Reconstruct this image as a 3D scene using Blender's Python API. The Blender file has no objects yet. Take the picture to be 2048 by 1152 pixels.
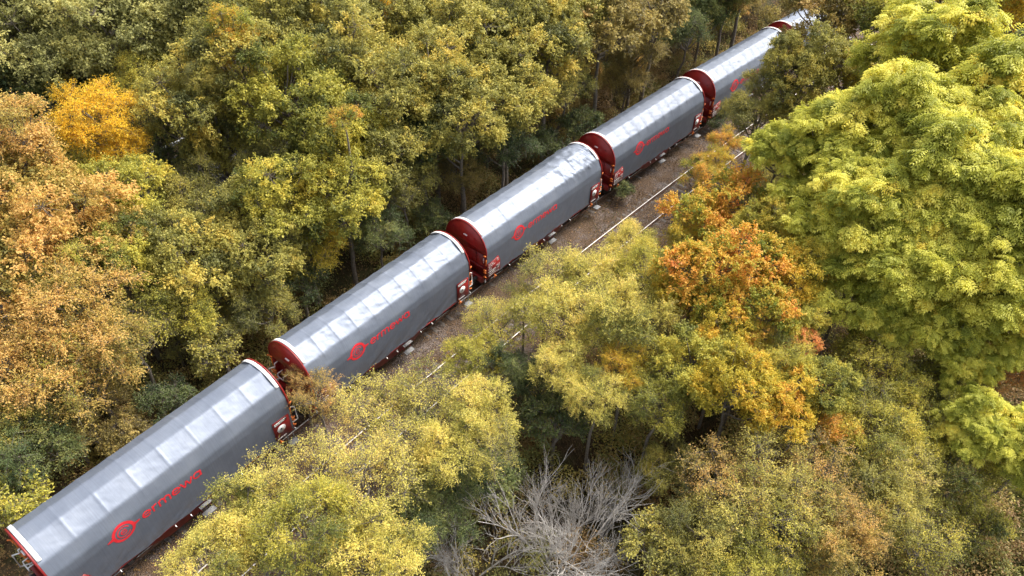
import bpy, math, random
import numpy as np
from mathutils import Matrix, Vector
R = math.radians
rng = np.random.default_rng(7)
random.seed(7)
scene = bpy.context.scene

# ------------------------------------------------------------------ camera
CAMP = (22.048, -1.073, 29.523)
YAW, PIT, ROL, FPX = -0.629338, 0.736076, 0.0289738, 1538.13   # FPX for a 2048 wide frame
_cy, _sy, _cp, _sp = math.cos(YAW), math.sin(YAW), math.cos(PIT), math.sin(PIT)
_fwd = np.array([_sy*_cp, _cy*_cp, -_sp]); _rt = np.array([_cy, -_sy, 0.0]); _up = np.cross(_rt, _fwd)
_r2 = _rt*math.cos(ROL)+_up*math.sin(ROL); _u2 = -_rt*math.sin(ROL)+_up*math.cos(ROL)
cam = bpy.data.cameras.new('camera'); camo = bpy.data.objects.new('camera', cam)
scene.collection.objects.link(camo); scene.camera = camo
m = Matrix(((_r2[0], _u2[0], -_fwd[0], CAMP[0]), (_r2[1], _u2[1], -_fwd[1], CAMP[1]), (_r2[2], _u2[2], -_fwd[2], CAMP[2]), (0, 0, 0, 1)))
camo.matrix_world = m
cam.sensor_width = 36; cam.lens = 36*FPX/2048; cam.clip_start = 0.5; cam.clip_end = 3000

def at(px, py, z):
    d = _fwd+(px-1024)/FPX*_r2-(py-576)/FPX*_u2
    t = (z-CAMP[2])/d[2]
    return np.array(CAMP)+d*t
def proj(P):
    d = np.asarray(P, float)-np.array(CAMP); z = d@_fwd
    return 1024+FPX*(d@_r2)/z, 576-FPX*(d@_u2)/z

# ------------------------------------------------------------------ world and sun
SUN_EL, SUN_AZ = 54, 20           # azimuth from +Y towards +X
w = bpy.data.worlds.new('World'); scene.world = w; w.use_nodes = True
nt = w.node_tree; bg = nt.nodes['Background']
sky = nt.nodes.new('ShaderNodeTexSky'); sky.sky_type = 'NISHITA'; sky.sun_disc = False
sky.sun_elevation = R(SUN_EL); sky.sun_rotation = R(SUN_AZ); sky.air_density = 1.0; sky.dust_density = 6.0; sky.ozone_density = 1.0
hs = nt.nodes.new('ShaderNodeHueSaturation'); hs.inputs['Saturation'].default_value = .45   # thin white overcast
nt.links.new(sky.outputs[0], hs.inputs['Color']); nt.links.new(hs.outputs[0], bg.inputs[0]); bg.inputs[1].default_value = 0.15
sl = bpy.data.lights.new('sun', 'SUN'); so = bpy.data.objects.new('sun', sl); scene.collection.objects.link(so)
sl.energy = 1.4; sl.angle = R(28); sl.color = (1, 0.95, 0.87)
sd = Vector((math.sin(R(SUN_AZ))*math.cos(R(SUN_EL)), math.cos(R(SUN_AZ))*math.cos(R(SUN_EL)), math.sin(R(SUN_EL))))
so.rotation_euler = sd.to_track_quat('Z', 'Y').to_euler(); so.location = (0, 0, 60)
scene.view_settings.view_transform = 'Standard'; scene.view_settings.look = 'None'
scene.view_settings.gamma = 1; scene.view_settings.exposure = 1.25
scene.cycles.max_bounces = 6; scene.cycles.diffuse_bounces = 3; scene.cycles.transmission_bounces = 4; scene.cycles.glossy_bounces = 2

# ------------------------------------------------------------------ mesh helpers
COL = scene.collection
def link(o, parent=None):
    COL.objects.link(o)
    if parent is not None: o.parent = parent
    return o
def tag(o, label=None, cat=None, group=None, kind=None):
    if label: o['label'] = label
    if cat: o['category'] = cat
    if group: o['group'] = group
    if kind: o['kind'] = kind
    return o
def empty(name, loc=(0, 0, 0), rz=0):
    o = bpy.data.objects.new(name, None); o.location = loc; o.rotation_euler = (0, 0, rz); o.empty_display_size = 0.3
    return link(o)
def np_mesh(name, V, F, mats=(), smooth=False, attr=None, mi=None):
    """V (n,3); F list of (m,k) int arrays of equal-size polygons"""
    me = bpy.data.meshes.new(name)
    V = np.asarray(V, np.float32); F = [np.asarray(f, np.int32) for f in F if len(f)]
    me.vertices.add(len(V)); me.vertices.foreach_set('co', V.ravel())
    loops = np.concatenate([f.ravel() for f in F]); tot = np.concatenate([np.full(len(f), f.shape[1], np.int32) for f in F])
    st = np.concatenate([[0], np.cumsum(tot)[:-1]]).astype(np.int32)
    me.loops.add(len(loops)); me.loops.foreach_set('vertex_index', loops)
    me.polygons.add(len(st)); me.polygons.foreach_set('loop_start', st)
    if smooth: me.polygons.foreach_set('use_smooth', np.ones(len(st), bool))
    if mi is not None: me.polygons.foreach_set('material_index', np.asarray(mi, np.int32))
    me.update(calc_edges=True); me.validate()
    if attr is not None:
        a = me.attributes.new('tint', 'FLOAT', 'POINT'); a.data.foreach_set('value', np.asarray(attr, np.float32))
    for x in mats: me.materials.append(x)
    return me
class MB:
    """collects boxes, tubes and polygons into ONE mesh"""
    def __init__(s): s.V = []; s.F = {}; s.n = 0; s.order = []
    def add(s, V, F):
        V = np.asarray(V, float)
        for f in F:
            s.F.setdefault(len(f), []).append([i+s.n for i in f])
        s.V.append(V); s.n += len(V); return s
    def box(s, x0, x1, y0, y1, z0, z1, M=None, bev=0.0):
        if bev <= 0:
            V = np.array([[x, y, z] for z in (z0, z1) for y in (y0, y1) for x in (x0, x1)], float)
            F = [(0, 2, 3, 1), (4, 5, 7, 6), (0, 1, 5, 4), (2, 6, 7, 3), (0, 4, 6, 2), (1, 3, 7, 5)]
        else:
            b = bev; V = []
            for z, k in ((z0, b), (z0+b, 0), (z1-b, 0), (z1, b)):
                V += [(x0+k+ (b if k == 0 else 0)*0, y0+k, z), (x1-k, y0+k, z), (x1-k, y1-k, z), (x0+k, y1-k, z)]
            V = np.array(V, float); F = [(3, 2, 1, 0), (12, 13, 14, 15)]
            for l in range(3):
                for i in range(4):
                    j = (i+1) % 4; F.append((l*4+i, l*4+j, l*4+4+j, l*4+4+i))
        if M is not None: V = V@np.array(M)[:3, :3].T+np.array(M)[:3, 3]
        return s.add(V, F)
    def tube(s, pts, rad, n=6, cap=True):
        V, F = tube_arr(np.asarray(pts, float), rad, n)
        F = [tuple(f) for f in F]
        if cap: F += [tuple(range(n))[::-1], tuple(range(len(V)-n, len(V)))]
        return s.add(V, F)
    def cyl(s, a, b, r, n=12, r2=None):
        return s.tube([a, b], [r, r if r2 is None else r2], n)
    def build(s, name, mat, parent=None, smooth=False):
        me = np_mesh(name, np.concatenate(s.V), [np.array(f) for f in s.F.values()], [mat], smooth)
        return link(bpy.data.objects.new(name, me), parent)
def tube_arr(P, rad, n=6):
    k = len(P); rad = np.broadcast_to(np.asarray(rad, float), (k,))
    T = np.gradient(P, axis=0); T /= np.linalg.norm(T, axis=1)[:, None]+1e-9
    ref = np.array([0, 0, 1.0]) if abs(T[0][2]) < 0.9 else np.array([1.0, 0, 0])
    U = np.cross(T, ref); U /= np.linalg.norm(U, axis=1)[:, None]+1e-9; W = np.cross(T, U)
    a = np.arange(n)*2*np.pi/n
    V = (P[:, None]+rad[:, None, None]*(np.cos(a)[None, :, None]*U[:, None]+np.sin(a)[None, :, None]*W[:, None])).reshape(-1, 3)
    i = np.arange(k-1)[:, None]*n; j = np.arange(n)[None]; j2 = (j+1) % n
    F = np.stack([i+j, i+j2, i+n+j2, i+n+j], -1).reshape(-1, 4)
    return V, F
class Tubes:
    def __init__(s): s.V = []; s.F = []; s.n = 0
    def add(s, P, rad, n=5):
        V, F = tube_arr(np.asarray(P, float), rad, n); s.V.append(V); s.F.append(F+s.n); s.n += len(V)
    def mesh(s, name, mat, smooth=True): return np_mesh(name, np.concatenate(s.V), [np.concatenate(s.F)], [mat], smooth)

# value noise in numpy
_tab = rng.random((64, 64, 64)).astype(np.float32)
def vnoise(P):
    P = np.asarray(P, float); i = np.floor(P).astype(int); f = P-i; f = f*f*(3-2*f); i &= 63; j = (i+1) & 63
    def g(a, b, c): return _tab[a, b, c]
    x0, y0, z0 = i[..., 0], i[..., 1], i[..., 2]; x1, y1, z1 = j[..., 0], j[..., 1], j[..., 2]
    fx, fy, fz = f[..., 0], f[..., 1], f[..., 2]
    a = g(x0, y0, z0)*(1-fx)+g(x1, y0, z0)*fx; b = g(x0, y1, z0)*(1-fx)+g(x1, y1, z0)*fx
    c = g(x0, y0, z1)*(1-fx)+g(x1, y0, z1)*fx; d = g(x0, y1, z1)*(1-fx)+g(x1, y1, z1)*fx
    return ((a*(1-fy)+b*fy)*(1-fz)+(c*(1-fy)+d*fy)*fz)*2-1
def fbm(P, o=4):
    s = 0; a = 1; P = np.asarray(P, float)
    for k in range(o): s = s+a*vnoise(P*2**k+17.3*k); a *= .5
    return s

# ------------------------------------------------------------------ materials
def mat(name):
    x = bpy.data.materials.new(name); x.use_nodes = True; return x, x.node_tree, x.node_tree.nodes['Principled BSDF']
def N(nt, t, **kw):
    n = nt.nodes.new(t)
    for k, v in kw.items(): setattr(n, k, v)
    return n
def ramp(nt, fac, stops):
    r = N(nt, 'ShaderNodeValToRGB'); e = r.color_ramp.elements
    while len(e) < len(stops): e.new(0.5)
    for k, (p, c) in enumerate(stops): e[k].position = p; e[k].color = (*c, 1)
    nt.links.new(fac, r.inputs[0]); return r.outputs[0]
def noise(nt, scale, detail=4, vec=None, rough=.55):
    n = N(nt, 'ShaderNodeTexNoise'); n.inputs['Scale'].default_value = scale; n.inputs['Detail'].default_value = detail
    n.inputs['Roughness'].default_value = rough
    if vec is not None: nt.links.new(vec, n.inputs['Vector'])
    return n.outputs[0]
def objco(nt, scale=(1, 1, 1)):
    t = N(nt, 'ShaderNodeTexCoord'); mp = N(nt, 'ShaderNodeMapping'); mp.inputs['Scale'].default_value = scale
    nt.links.new(t.outputs['Object'], mp.inputs[0]); return mp.outputs[0]
def simple(name, col, rough=.5, metal=0, var=.25, scale=3, bump=0.0, coat=0):
    x, nt, p = mat(name); co = objco(nt)
    c1 = tuple(c*(1-var) for c in col); c2 = tuple(min(1, c*(1+var)) for c in col)
    nt.links.new(ramp(nt, noise(nt, scale, 5, co), [(.3, c1), (.7, c2)]), p.inputs['Base Color'])
    p.inputs['Roughness'].default_value = rough; p.inputs['Metallic'].default_value = metal; p.inputs['Coat Weight'].default_value = coat
    if bump:
        b = N(nt, 'ShaderNodeBump'); b.inputs['Strength'].default_value = bump; b.inputs['Distance'].default_value = .01
        nt.links.new(noise(nt, scale*8, 4, co), b.inputs['Height']); nt.links.new(b.outputs[0], p.inputs['Normal'])
    return x
def leafmat(name, stops, trans=.42, rough=.55):
    x, nt, p = mat(name)
    at_ = N(nt, 'ShaderNodeAttribute'); at_.attribute_name = 'tint'
    oi = N(nt, 'ShaderNodeObjectInfo'); a = N(nt, 'ShaderNodeMath', operation='MULTIPLY_ADD')
    nt.links.new(oi.outputs['Random'], a.inputs[0]); a.inputs[1].default_value = .22; a.inputs[2].default_value = -.11
    b = N(nt, 'ShaderNodeMath', operation='ADD'); nt.links.new(a.outputs[0], b.inputs[0]); nt.links.new(at_.outputs['Fac'], b.inputs[1])
    c = ramp(nt, b.outputs[0], stops)
    nt.links.new(c, p.inputs['Base Color']); p.inputs['Roughness'].default_value = rough; p.inputs['Specular IOR Level'].default_value = .3
    t = N(nt, 'ShaderNodeBsdfTranslucent'); nt.links.new(c, t.inputs[0])
    ms = N(nt, 'ShaderNodeMixShader'); ms.inputs[0].default_value = trans
    nt.links.new(p.outputs[0], ms.inputs[1]); nt.links.new(t.outputs[0], ms.inputs[2])
    nt.links.new(ms.outputs[0], nt.nodes['Material Output'].inputs[0]); return x
G = {}
def S(*c): return [(i/(len(c)-1) if len(c) > 1 else 0, k) for i, k in enumerate(c)]
LEAF = {
 'ash':    (S((.22,.25,.03), (.44,.45,.06), (.68,.65,.10), (.86,.78,.14), (.92,.74,.11)), 'yellow-green'),
 'olive':  (S((0.11,0.122,0.0427), (0.232,0.226,0.061), (0.39,0.36,0.0854), (0.549,0.476,0.104), (0.683,0.525,0.11)), 'olive green'),
 'lime':   (S((0.12,0.144,0.036), (0.276,0.276,0.054), (0.468,0.432,0.072), (0.648,0.564,0.09), (0.744,0.576,0.096)), 'greenish yellow'),
 'dark':   (S((0.048,0.072,0.03), (0.096,0.132,0.048), (0.168,0.204,0.066), (0.252,0.276,0.084), (0.384,0.36,0.096)), 'dark green'),
 'slate':  (S((0.175,0.175,0.0625), (0.288,0.288,0.0938), (0.413,0.4,0.138), (0.537,0.5,0.163), (0.65,0.562,0.175)), 'grey-green'),
 'orange': (S((.22,.26,.04), (.46,.42,.05), (.70,.44,.06), (.82,.42,.07), (.80,.34,.10)), 'orange'),
 'rust':   (S((.26,.20,.06), (.56,.32,.08), (.74,.34,.10), (.76,.33,.12), (.7,.42,.09)), 'rusty red'),
 'tan':    (S((.22,.20,.05), (.45,.35,.08), (.65,.44,.12), (.76,.46,.15), (.70,.48,.12)), 'tan and orange'),
 'gold':   (S((.45,.30,.02), (.72,.46,.03), (.85,.56,.04), (.88,.60,.05), (.85,.50,.04)), 'golden yellow'),
 'straw':  (S((.17,.19,.045), (.42,.39,.08), (.68,.59,.13), (.84,.71,.17), (.80,.58,.16)), 'pale yellow'),
 'brown':  (S((0.13,0.104,0.0455), (0.247,0.202,0.065), (0.39,0.312,0.091), (0.52,0.403,0.117), (0.598,0.403,0.143)), 'brownish olive'),
 'amber':  (S((.24,.22,.03), (.46,.39,.045), (.66,.50,.055), (.76,.52,.06), (.72,.38,.06)), 'amber yellow'),
}
for k, (st, d) in LEAF.items(): G['leaf_'+k] = leafmat('leaf_'+k, st)
G['bark'] = simple('bark', (.17, .145, .115), .9, var=.4, scale=6, bump=.5)
G['bark_pale'] = simple('bark_pale', (.46, .43, .39), .85, var=.3, scale=5, bump=.4)
G['red'] = simple('wagon_red', (.20, .012, .011), .35, var=.12, scale=1.5)
G['white'] = simple('white_paint', (.78, .78, .76), .45, var=.06)
G['orange'] = simple('orange_paint', (.72, .19, .03), .45, var=.15)
G['black'] = simple('black_steel', (.03, .03, .032), .6, var=.4)
G['grime'] = simple('running_gear', (.045, .038, .034), .75, var=.4, scale=8)
G['grey'] = simple('galvanised_grating', (.19, .19, .19), .7, metal=.0, var=.2)
G['logo'] = simple('logo_red', (.72, .028, .04), .45, var=.08)
G['rail'] = simple('rail_steel', (.56, .52, .49), .42, metal=.3, var=.15, scale=2)
G['railrust'] = simple('rail_rust', (.12, .06, .035), .8, var=.3, scale=5)
G['sleeper'] = simple('sleeper', (.12, .10, .085), .9, var=.35, scale=4, bump=.4)
G['asphalt'] = simple('asphalt', (.05, .048, .052), .95, var=.2, scale=1.2, bump=.3)
G['mark'] = simple('road_paint', (.72, .72, .7), .6, var=.1)
G['steel'] = simple('guard_rail_steel', (.5, .52, .54), .45, metal=.6, var=.15)
def tarp_mat():
    x, nt, p = mat('tarpaulin'); co = objco(nt)
    n1 = noise(nt, .8, 6, co, .6)
    c = ramp(nt, n1, [(.3, (.145, .170, .218)), (.55, (.175, .202, .252)), (.75, (.205, .232, .28))])
    # rain streaks running down the cover
    co2 = objco(nt, (.5, 14, .35)); st = noise(nt, 1.5, 3, co2)
    mx = N(nt, 'ShaderNodeMix', data_type='RGBA'); mx.blend_type = 'MULTIPLY'; mx.inputs[0].default_value = .5
    nt.links.new(c, mx.inputs[6]); nt.links.new(ramp(nt, st, [(.3, (.72, .72, .72)), (.7, (1, 1, 1))]), mx.inputs[7])
    # dust splashed up from the ballast on the lower cloth and a tone of its own for every cover
    sx = N(nt, 'ShaderNodeSeparateXYZ'); nt.links.new(objco(nt), sx.inputs[0])
    mr = N(nt, 'ShaderNodeMapRange'); mr.inputs[1].default_value = 2.2; mr.inputs[2].default_value = 1.1; nt.links.new(sx.outputs['Z'], mr.inputs[0])
    ml = N(nt, 'ShaderNodeMath', operation='MULTIPLY'); nt.links.new(mr.outputs[0], ml.inputs[0]); nt.links.new(ramp(nt, noise(nt, 1.7, 7, co, .7), [(.42, (0,)*3), (.7, (.75,)*3)]), ml.inputs[1])
    m2 = N(nt, 'ShaderNodeMix', data_type='RGBA'); nt.links.new(ml.outputs[0], m2.inputs[0]); nt.links.new(mx.outputs[2], m2.inputs[6]); m2.inputs[7].default_value = (.13, .10, .075, 1)
    oi = N(nt, 'ShaderNodeObjectInfo'); hv = N(nt, 'ShaderNodeHueSaturation'); m3 = N(nt, 'ShaderNodeMapRange'); m3.inputs[3].default_value = .88; m3.inputs[4].default_value = 1.12
    nt.links.new(oi.outputs['Random'], m3.inputs[0]); nt.links.new(m3.outputs[0], hv.inputs['Value']); nt.links.new(m2.outputs[2], hv.inputs['Color'])
    nt.links.new(hv.outputs[0], p.inputs['Base Color'])
    p.inputs['Roughness'].default_value = .36; p.inputs['Metallic'].default_value = .45; p.inputs['Specular IOR Level'].default_value = .6
    nt.links.new(ramp(nt, noise(nt, 2.3, 5, co), [(.3, (.47,)*3), (.7, (.58,)*3)]), p.inputs['Roughness'])
    b = N(nt, 'ShaderNodeBump'); b.inputs['Strength'].default_value = .25; b.inputs['Distance'].default_value = .03
    nt.links.new(noise(nt, 3.0, 5, co), b.inputs['Height']); nt.links.new(b.outputs[0], p.inputs['Normal'])
    return x
G['tarp'] = tarp_mat()
def ground_mat():
    x, nt, p = mat('forest_floor'); co = objco(nt)
    a = ramp(nt, noise(nt, .35, 8, co, .65), [(.32, (.035, .026, .015)), (.45, (.07, .048, .025)), (.55, (.05, .05, .018)), (.68, (.09, .062, .03))])
    f = ramp(nt, noise(nt, 9, 6, co, .7), [(.3, (.5,)*3), (.7, (1.35,)*3)])
    mx = N(nt, 'ShaderNodeMix', data_type='RGBA'); mx.blend_type = 'MULTIPLY'; mx.inputs[0].default_value = 1
    nt.links.new(a, mx.inputs[6]); nt.links.new(f, mx.inputs[7]); nt.links.new(mx.outputs[2], p.inputs['Base Color'])
    p.inputs['Roughness'].default_value = .95; p.inputs['Specular IOR Level'].default_value = .2
    b = N(nt, 'ShaderNodeBump'); b.inputs['Strength'].default_value = .8; b.inputs['Distance'].default_value = .06
    nt.links.new(noise(nt, 7, 6, co), b.inputs['Height']); nt.links.new(b.outputs[0], p.inputs['Normal']); return x
def ballast_mat():
    x, nt, p = mat('ballast'); co = objco(nt)
    v = N(nt, 'ShaderNodeTexVoronoi'); v.inputs['Scale'].default_value = 16; nt.links.new(co, v.inputs['Vector'])
    st = ramp(nt, v.outputs['Color'], [(.2, (.075, .058, .05)), (.5, (.14, .112, .10)), (.8, (.22, .185, .17))])
    wd = ramp(nt, noise(nt, .8, 7, co, .65), [(.30, (0,)*3), (.52, (1,)*3)])
    mx = N(nt, 'ShaderNodeMix', data_type='RGBA'); nt.links.new(wd, mx.inputs[0]); nt.links.new(st, mx.inputs[6])
    nt.links.new(ramp(nt, noise(nt, 12, 4, co), [(.3, (.055, .032, .018)), (.7, (.13, .08, .042))]), mx.inputs[7])
    nt.links.new(mx.outputs[2], p.inputs['Base Color']); p.inputs['Roughness'].default_value = .9
    b = N(nt, 'ShaderNodeBump'); b.inputs['Strength'].default_value = 1; b.inputs['Distance'].default_value = .05
    nt.links.new(v.outputs['Distance'], b.inputs['Height']); nt.links.new(b.outputs[0], p.inputs['Normal']); return x
G['ground'] = ground_mat(); G['ballast'] = ballast_mat()
G['weed'] = leafmat('leaf_weed', S((.09,.055,.03), (.17,.11,.055), (.24,.17,.09), (.14,.14,.04), (.10,.13,.03)), .25, .8)
G['litter'] = leafmat('leaf_litter', S((.10,.06,.03), (.22,.13,.06), (.36,.22,.08), (.30,.14,.05), (.45,.34,.08)), .1, .7)
G['stone'] = leafmat('ballast_stone', S((.08,.065,.06), (.14,.115,.105), (.21,.18,.165), (.30,.26,.24)), 0, .9)

# ------------------------------------------------------------------ track geometry: the line curves gently to the right
LW = 12.04; KAP = 0.00203703
def cv(s, x=0.0):
    s = np.asarray(s, float); th = KAP*s
    return 0.5*KAP*s*s+x*np.cos(th), s-x*np.sin(th)
def lateral(X, Y):   # offset from the train's track centre
    s = Y; th = KAP*s
    return (X-0.5*KAP*s*s)*np.cos(th)

# ------------------------------------------------------------------ ground
def ground_h(X, Y):
    X = np.asarray(X, float); Y = np.asarray(Y, float)
    u = lateral(X, Y)
    n = fbm(np.stack([X*.09, Y*.09, X*0+3.1], -1), 4)*.45
    f = np.clip((np.maximum(-u-2.6, u-6.9))/2.5, 0, 1)
    base = -.42-.35*f+n*f*f
    rd = np.clip(1-(abs(u+21)-5)/2.5, 0, 1)     # level shelf for the road
    return base*(1-rd)+(-.75)*rd
def grid_sheet(name, xs, ys, zf, m, curved=False):
    XX, YY = np.meshgrid(xs, ys); 
    if curved: X, Y = cv(YY, XX)
    else: X, Y = XX, YY
    V = np.stack([X, Y, zf(X, Y)], -1).reshape(-1, 3)
    nx, ny = len(xs), len(ys); i = np.arange(ny-1)[:, None]*nx+np.arange(nx-1)[None]
    F = np.stack([i, i+1, i+nx+1, i+nx], -1).reshape(-1, 4)
    return tag(link(bpy.data.objects.new(name, np_mesh(name, V, [F], [m], True))), kind='structure')
def axis(a, b, fine0, fine1, st, far=9):
    l = list(np.arange(fine0, fine1+1e-6, st)); q = st; v = fine0
    lo = []
    while v > a: q *= 1.35; v -= q; lo.append(max(v, a))
    hi = []; q = st; v = fine1
    while v < b: q *= 1.35; v += q; hi.append(min(v, b))
    return np.array(lo[::-1]+l+hi)
grid_sheet('ground', axis(-900, 900, -70, 45, .6), axis(-500, 1500, -12, 110, .6), ground_h, G['ground'])
# ballast bed under both tracks
def ball_h(X, Y):
    u = lateral(X, Y)
    e = np.clip(np.minimum(u+2.7, 7.0-u)/.75, 0, 1)
    n = fbm(np.stack([X*1.1, Y*1.1, X*0], -1), 4)
    mid = np.clip(1-abs(u-2.2)/.7, 0, 1)
    return -.62+.44*e+n*.035-.10*mid*e
grid_sheet('ballast_bed', np.linspace(-2.9, 7.2, 56), np.arange(-25, 140, .25), ball_h, G['ballast'], True)

def stuff(name, V, F, m, tint, label=None, cat=None):
    me = np_mesh(name, V, F, [m], False, tint); o = link(bpy.data.objects.new(name, me))
    return tag(o, label, cat, kind='stuff')
# tracks
def rail_mb(off):
    s = np.arange(-25, 140, 1.5); prof = [(-.035, 0), (-.035, -.035), (-.01, -.05), (-.01, -.12), (-.07, -.14), (-.07, -.16), (.07, -.16), (.07, -.14), (.01, -.12), (.01, -.05), (.035, -.035), (.035, 0)]
    V = []
    for a, b in prof:
        X, Y = cv(s, off+a); V.append(np.stack([X, Y, np.full(len(s), b)], -1))
    V = np.stack(V, 1).reshape(-1, 3); n = len(prof)
    i = np.arange(len(s)-1)[:, None]*n; j = np.arange(n)[None]; j2 = (j+1) % n
    F = np.stack([i+j, i+j2, i+n+j2, i+n+j], -1)
    mi = np.tile(np.array([1]*(n-1)+[0]), (len(s)-1, 1)).ravel()
    me = np_mesh('rail', V, [F.reshape(-1, 4)], [G['rail'], G['railrust']], False, mi=mi)
    return bpy.data.objects.new('rail', me)
sl_mb = MB().box(-1.3, 1.3, -.12, .12, -.34, -.155, bev=.02); sl_me = np_mesh('sleeper', np.concatenate(sl_mb.V), [np.array(f) for f in sl_mb.F.values()], [G['sleeper']])
for c0, lab in ((0.0, 'railway track under the tarpaulin covered freight train'), (4.0, 'empty railway track with shiny rail heads beside the train')):
    x0, y0 = cv(30, c0)
    t = tag(empty('railway_track', (0, 0, 0)), lab, 'railway track')
    for d in (-.7525, .7525): link(rail_mb(c0+d), t)
    for k, s in enumerate(np.arange(-8, 84, .6)):
        X, Y = cv(s, c0); o = bpy.data.objects.new('sleeper', sl_me); o.location = (X, Y, random.uniform(-.05, -.015)); o.rotation_euler = (0, 0, -KAP*s+random.uniform(-.015, .015)); link(o, t)

# ------------------------------------------------------------------ freight wagons
RB, ZC, ZB = 1.5, 2.9, 1.15
PA = [-90, -76, -50, -14, 14, 50, 76, 90]                 # bow corners, degrees from the top
def prof_polar(sd):
    """hood section: sd in [0,1] from left hem to right hem -> x, z, normal"""
    pts = [(-RB+.01, ZB)]
    for a in PA: pts.append((RB*math.sin(R(a)), ZC+RB*math.cos(R(a))))
    pts.append((RB-.01, ZB)); pts = np.array(pts)
    return pts
_pp = prof_polar(0); _seg = np.linalg.norm(np.diff(_pp, axis=0), axis=1); _cum = np.concatenate([[0], np.cumsum(_seg)]); PL = _cum[-1]
def hood_uv(u):
    """u = arc length; rounded polygon by averaging a window"""
    u = np.asarray(u, float); acc = 0
    for d in (-.04, -.02, 0, .02, .04):
        q = np.clip(u+d, 0, PL); acc = acc+np.stack([np.interp(q, _cum, _pp[:, 0]), np.interp(q, _cum, _pp[:, 1])], -1)
    return acc/5
def hood_n(u):
    a = hood_uv(np.asarray(u)-.03); b = hood_uv(np.asarray(u)+.03); t = b-a; t /= np.linalg.norm(t, axis=-1)[..., None]+1e-9
    return np.stack([-t[..., 1], t[..., 0]], -1)
U_SIDE = _cum[-2]     # right hand springing (z = ZC)
U_TOP = PL/2
def hood_disp(s, u, P):
    """billows between bows, folds and creases; P = dict of this cover's wear"""
    L = 10.5; nb = P['bays']; f = s/L*nb; fr = f-np.floor(f); bay = np.floor(f)
    sag = np.sin(np.pi*np.clip(fr, 0, 1))**.8
    ang = (u-U_TOP)/RB                                   # about radians from the top
    top = np.exp(-((abs(ang)-.55)/.42)**4)               # shoulder facets
    crown = np.exp(-(ang/.35)**4)*.35
    jit = np.sin(bay*12.9898+P['seed'])*43758.5; jit = jit-np.floor(jit)
    endf = np.clip(s/1.0, 0, 1)*np.clip((L-s)/1.0, 0, 1)
    d = -P['sag']*(.6+.6*jit)*sag*(top+crown)*endf
    Q = np.stack([s, u, s*0+P['seed']], -1)
    # creases inside each bay
    c = fbm(np.stack([s*1.1+u*.8, u*3.4-s*1.2, s*0+P['seed']], -1), 3)
    d = d+P['crease']*(np.abs(c)**.8-.35)*(top*1.0+.12)*endf
    cr2 = fbm(np.stack([s*5.0-u*3.0, u*1.3, s*0+P['seed']+5], -1), 2)
    d = d+P['crease']*.5*cr2*(top+crown)*np.clip((s-P.get('from', 20))/1.5, 0, 1)*4
    # soft hanging folds on the side
    side = 1/(1+np.exp(-(np.abs(ang)-1.55)*5))
    d = d+side*P['fold']*fbm(np.stack([s*1.4+u*1.1, u*.45, s*0+P['seed']+9], -1), 3)
    d = d+side*P['fold']*.8*np.exp(-((PL-u)/.7)**2)*fbm(np.stack([s*3+u*5, u*1.1, s*0+P['seed']+2], -1), 2)
    d = d+P.get('hump', 0)*np.exp(-((s-9.0)/1.1)**2)*np.exp(-(ang/1.0)**4)*(1+.4*fbm(Q*2, 2))
    d = d+.012*(np.exp(-((fr-1)/.04)**2)+np.exp(-(fr/.04)**2))*(top+.4*crown)
    return d*np.clip(s/.25, 0, 1)*np.clip((L-s)/.25, 0, 1)
def hood_point(s, u, P, off=0.0):
    b = hood_uv(u); n = hood_n(u); d = hood_disp(np.asarray(s, float), np.asarray(u, float), P)+off
    return np.stack([b[..., 0]+n[..., 0]*d, np.broadcast_to(s, b[..., 0].shape)-5.25, b[..., 1]+n[..., 1]*d], -1)
def hood_mesh(P):
    ns, nu = 240, 110
    s = np.linspace(-.04, 10.54, ns); u = np.linspace(0, PL, nu)
    Sg, Ug = np.meshgrid(s, u, indexing='ij'); V = hood_point(Sg, Ug, P)
    # wavy hem with slack
    hem = np.clip(1-np.minimum(Ug, PL-Ug)/.5, 0, 1)
    V[..., 2] += hem*.035*np.sin(Sg*3.1+P['seed'])+hem*.02*np.sin(Sg*9.7)
    i = np.arange(ns-1)[:, None]*nu+np.arange(nu-1)[None]; F = np.stack([i, i+nu, i+nu+1, i+1], -1).reshape(-1, 4)
    return np_mesh('tarpaulin', V.reshape(-1, 3), [F], [G['tarp']], True)
# flat print laid on the cover: thick strokes in (s, height) mapped on the side cloth
def stroke(pts, wd, out, closed=False):
    pts = np.asarray(pts, float)
    T = np.gradient(pts, axis=0) if not closed else np.roll(pts, -1, 0)-np.roll(pts, 1, 0)
    T /= np.linalg.norm(T, axis=1)[:, None]+1e-9; Nn = np.stack([-T[:, 1], T[:, 0]], -1)
    wd = np.broadcast_to(np.asarray(wd, float), (len(pts),))[:, None]/2
    a = pts+Nn*wd; b = pts-Nn*wd; n = len(pts)
    V = np.concatenate([a, b]); k = n if closed else n-1
    i = np.arange(k); j = (i+1) % n
    out.append((V, np.stack([i, j, n+j, n+i], -1)))
def arc(cx, cy, rx, ry, a0, a1, n=22):
    a = np.radians(np.linspace(a0, a1, n)); return np.stack([cx+rx*np.cos(a), cy+ry*np.sin(a)], -1)
def line(*p, n=6):
    o = []
    for a, b in zip(p[:-1], p[1:]): o.append(np.linspace(a, b, n))
    return np.concatenate(o)
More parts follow.
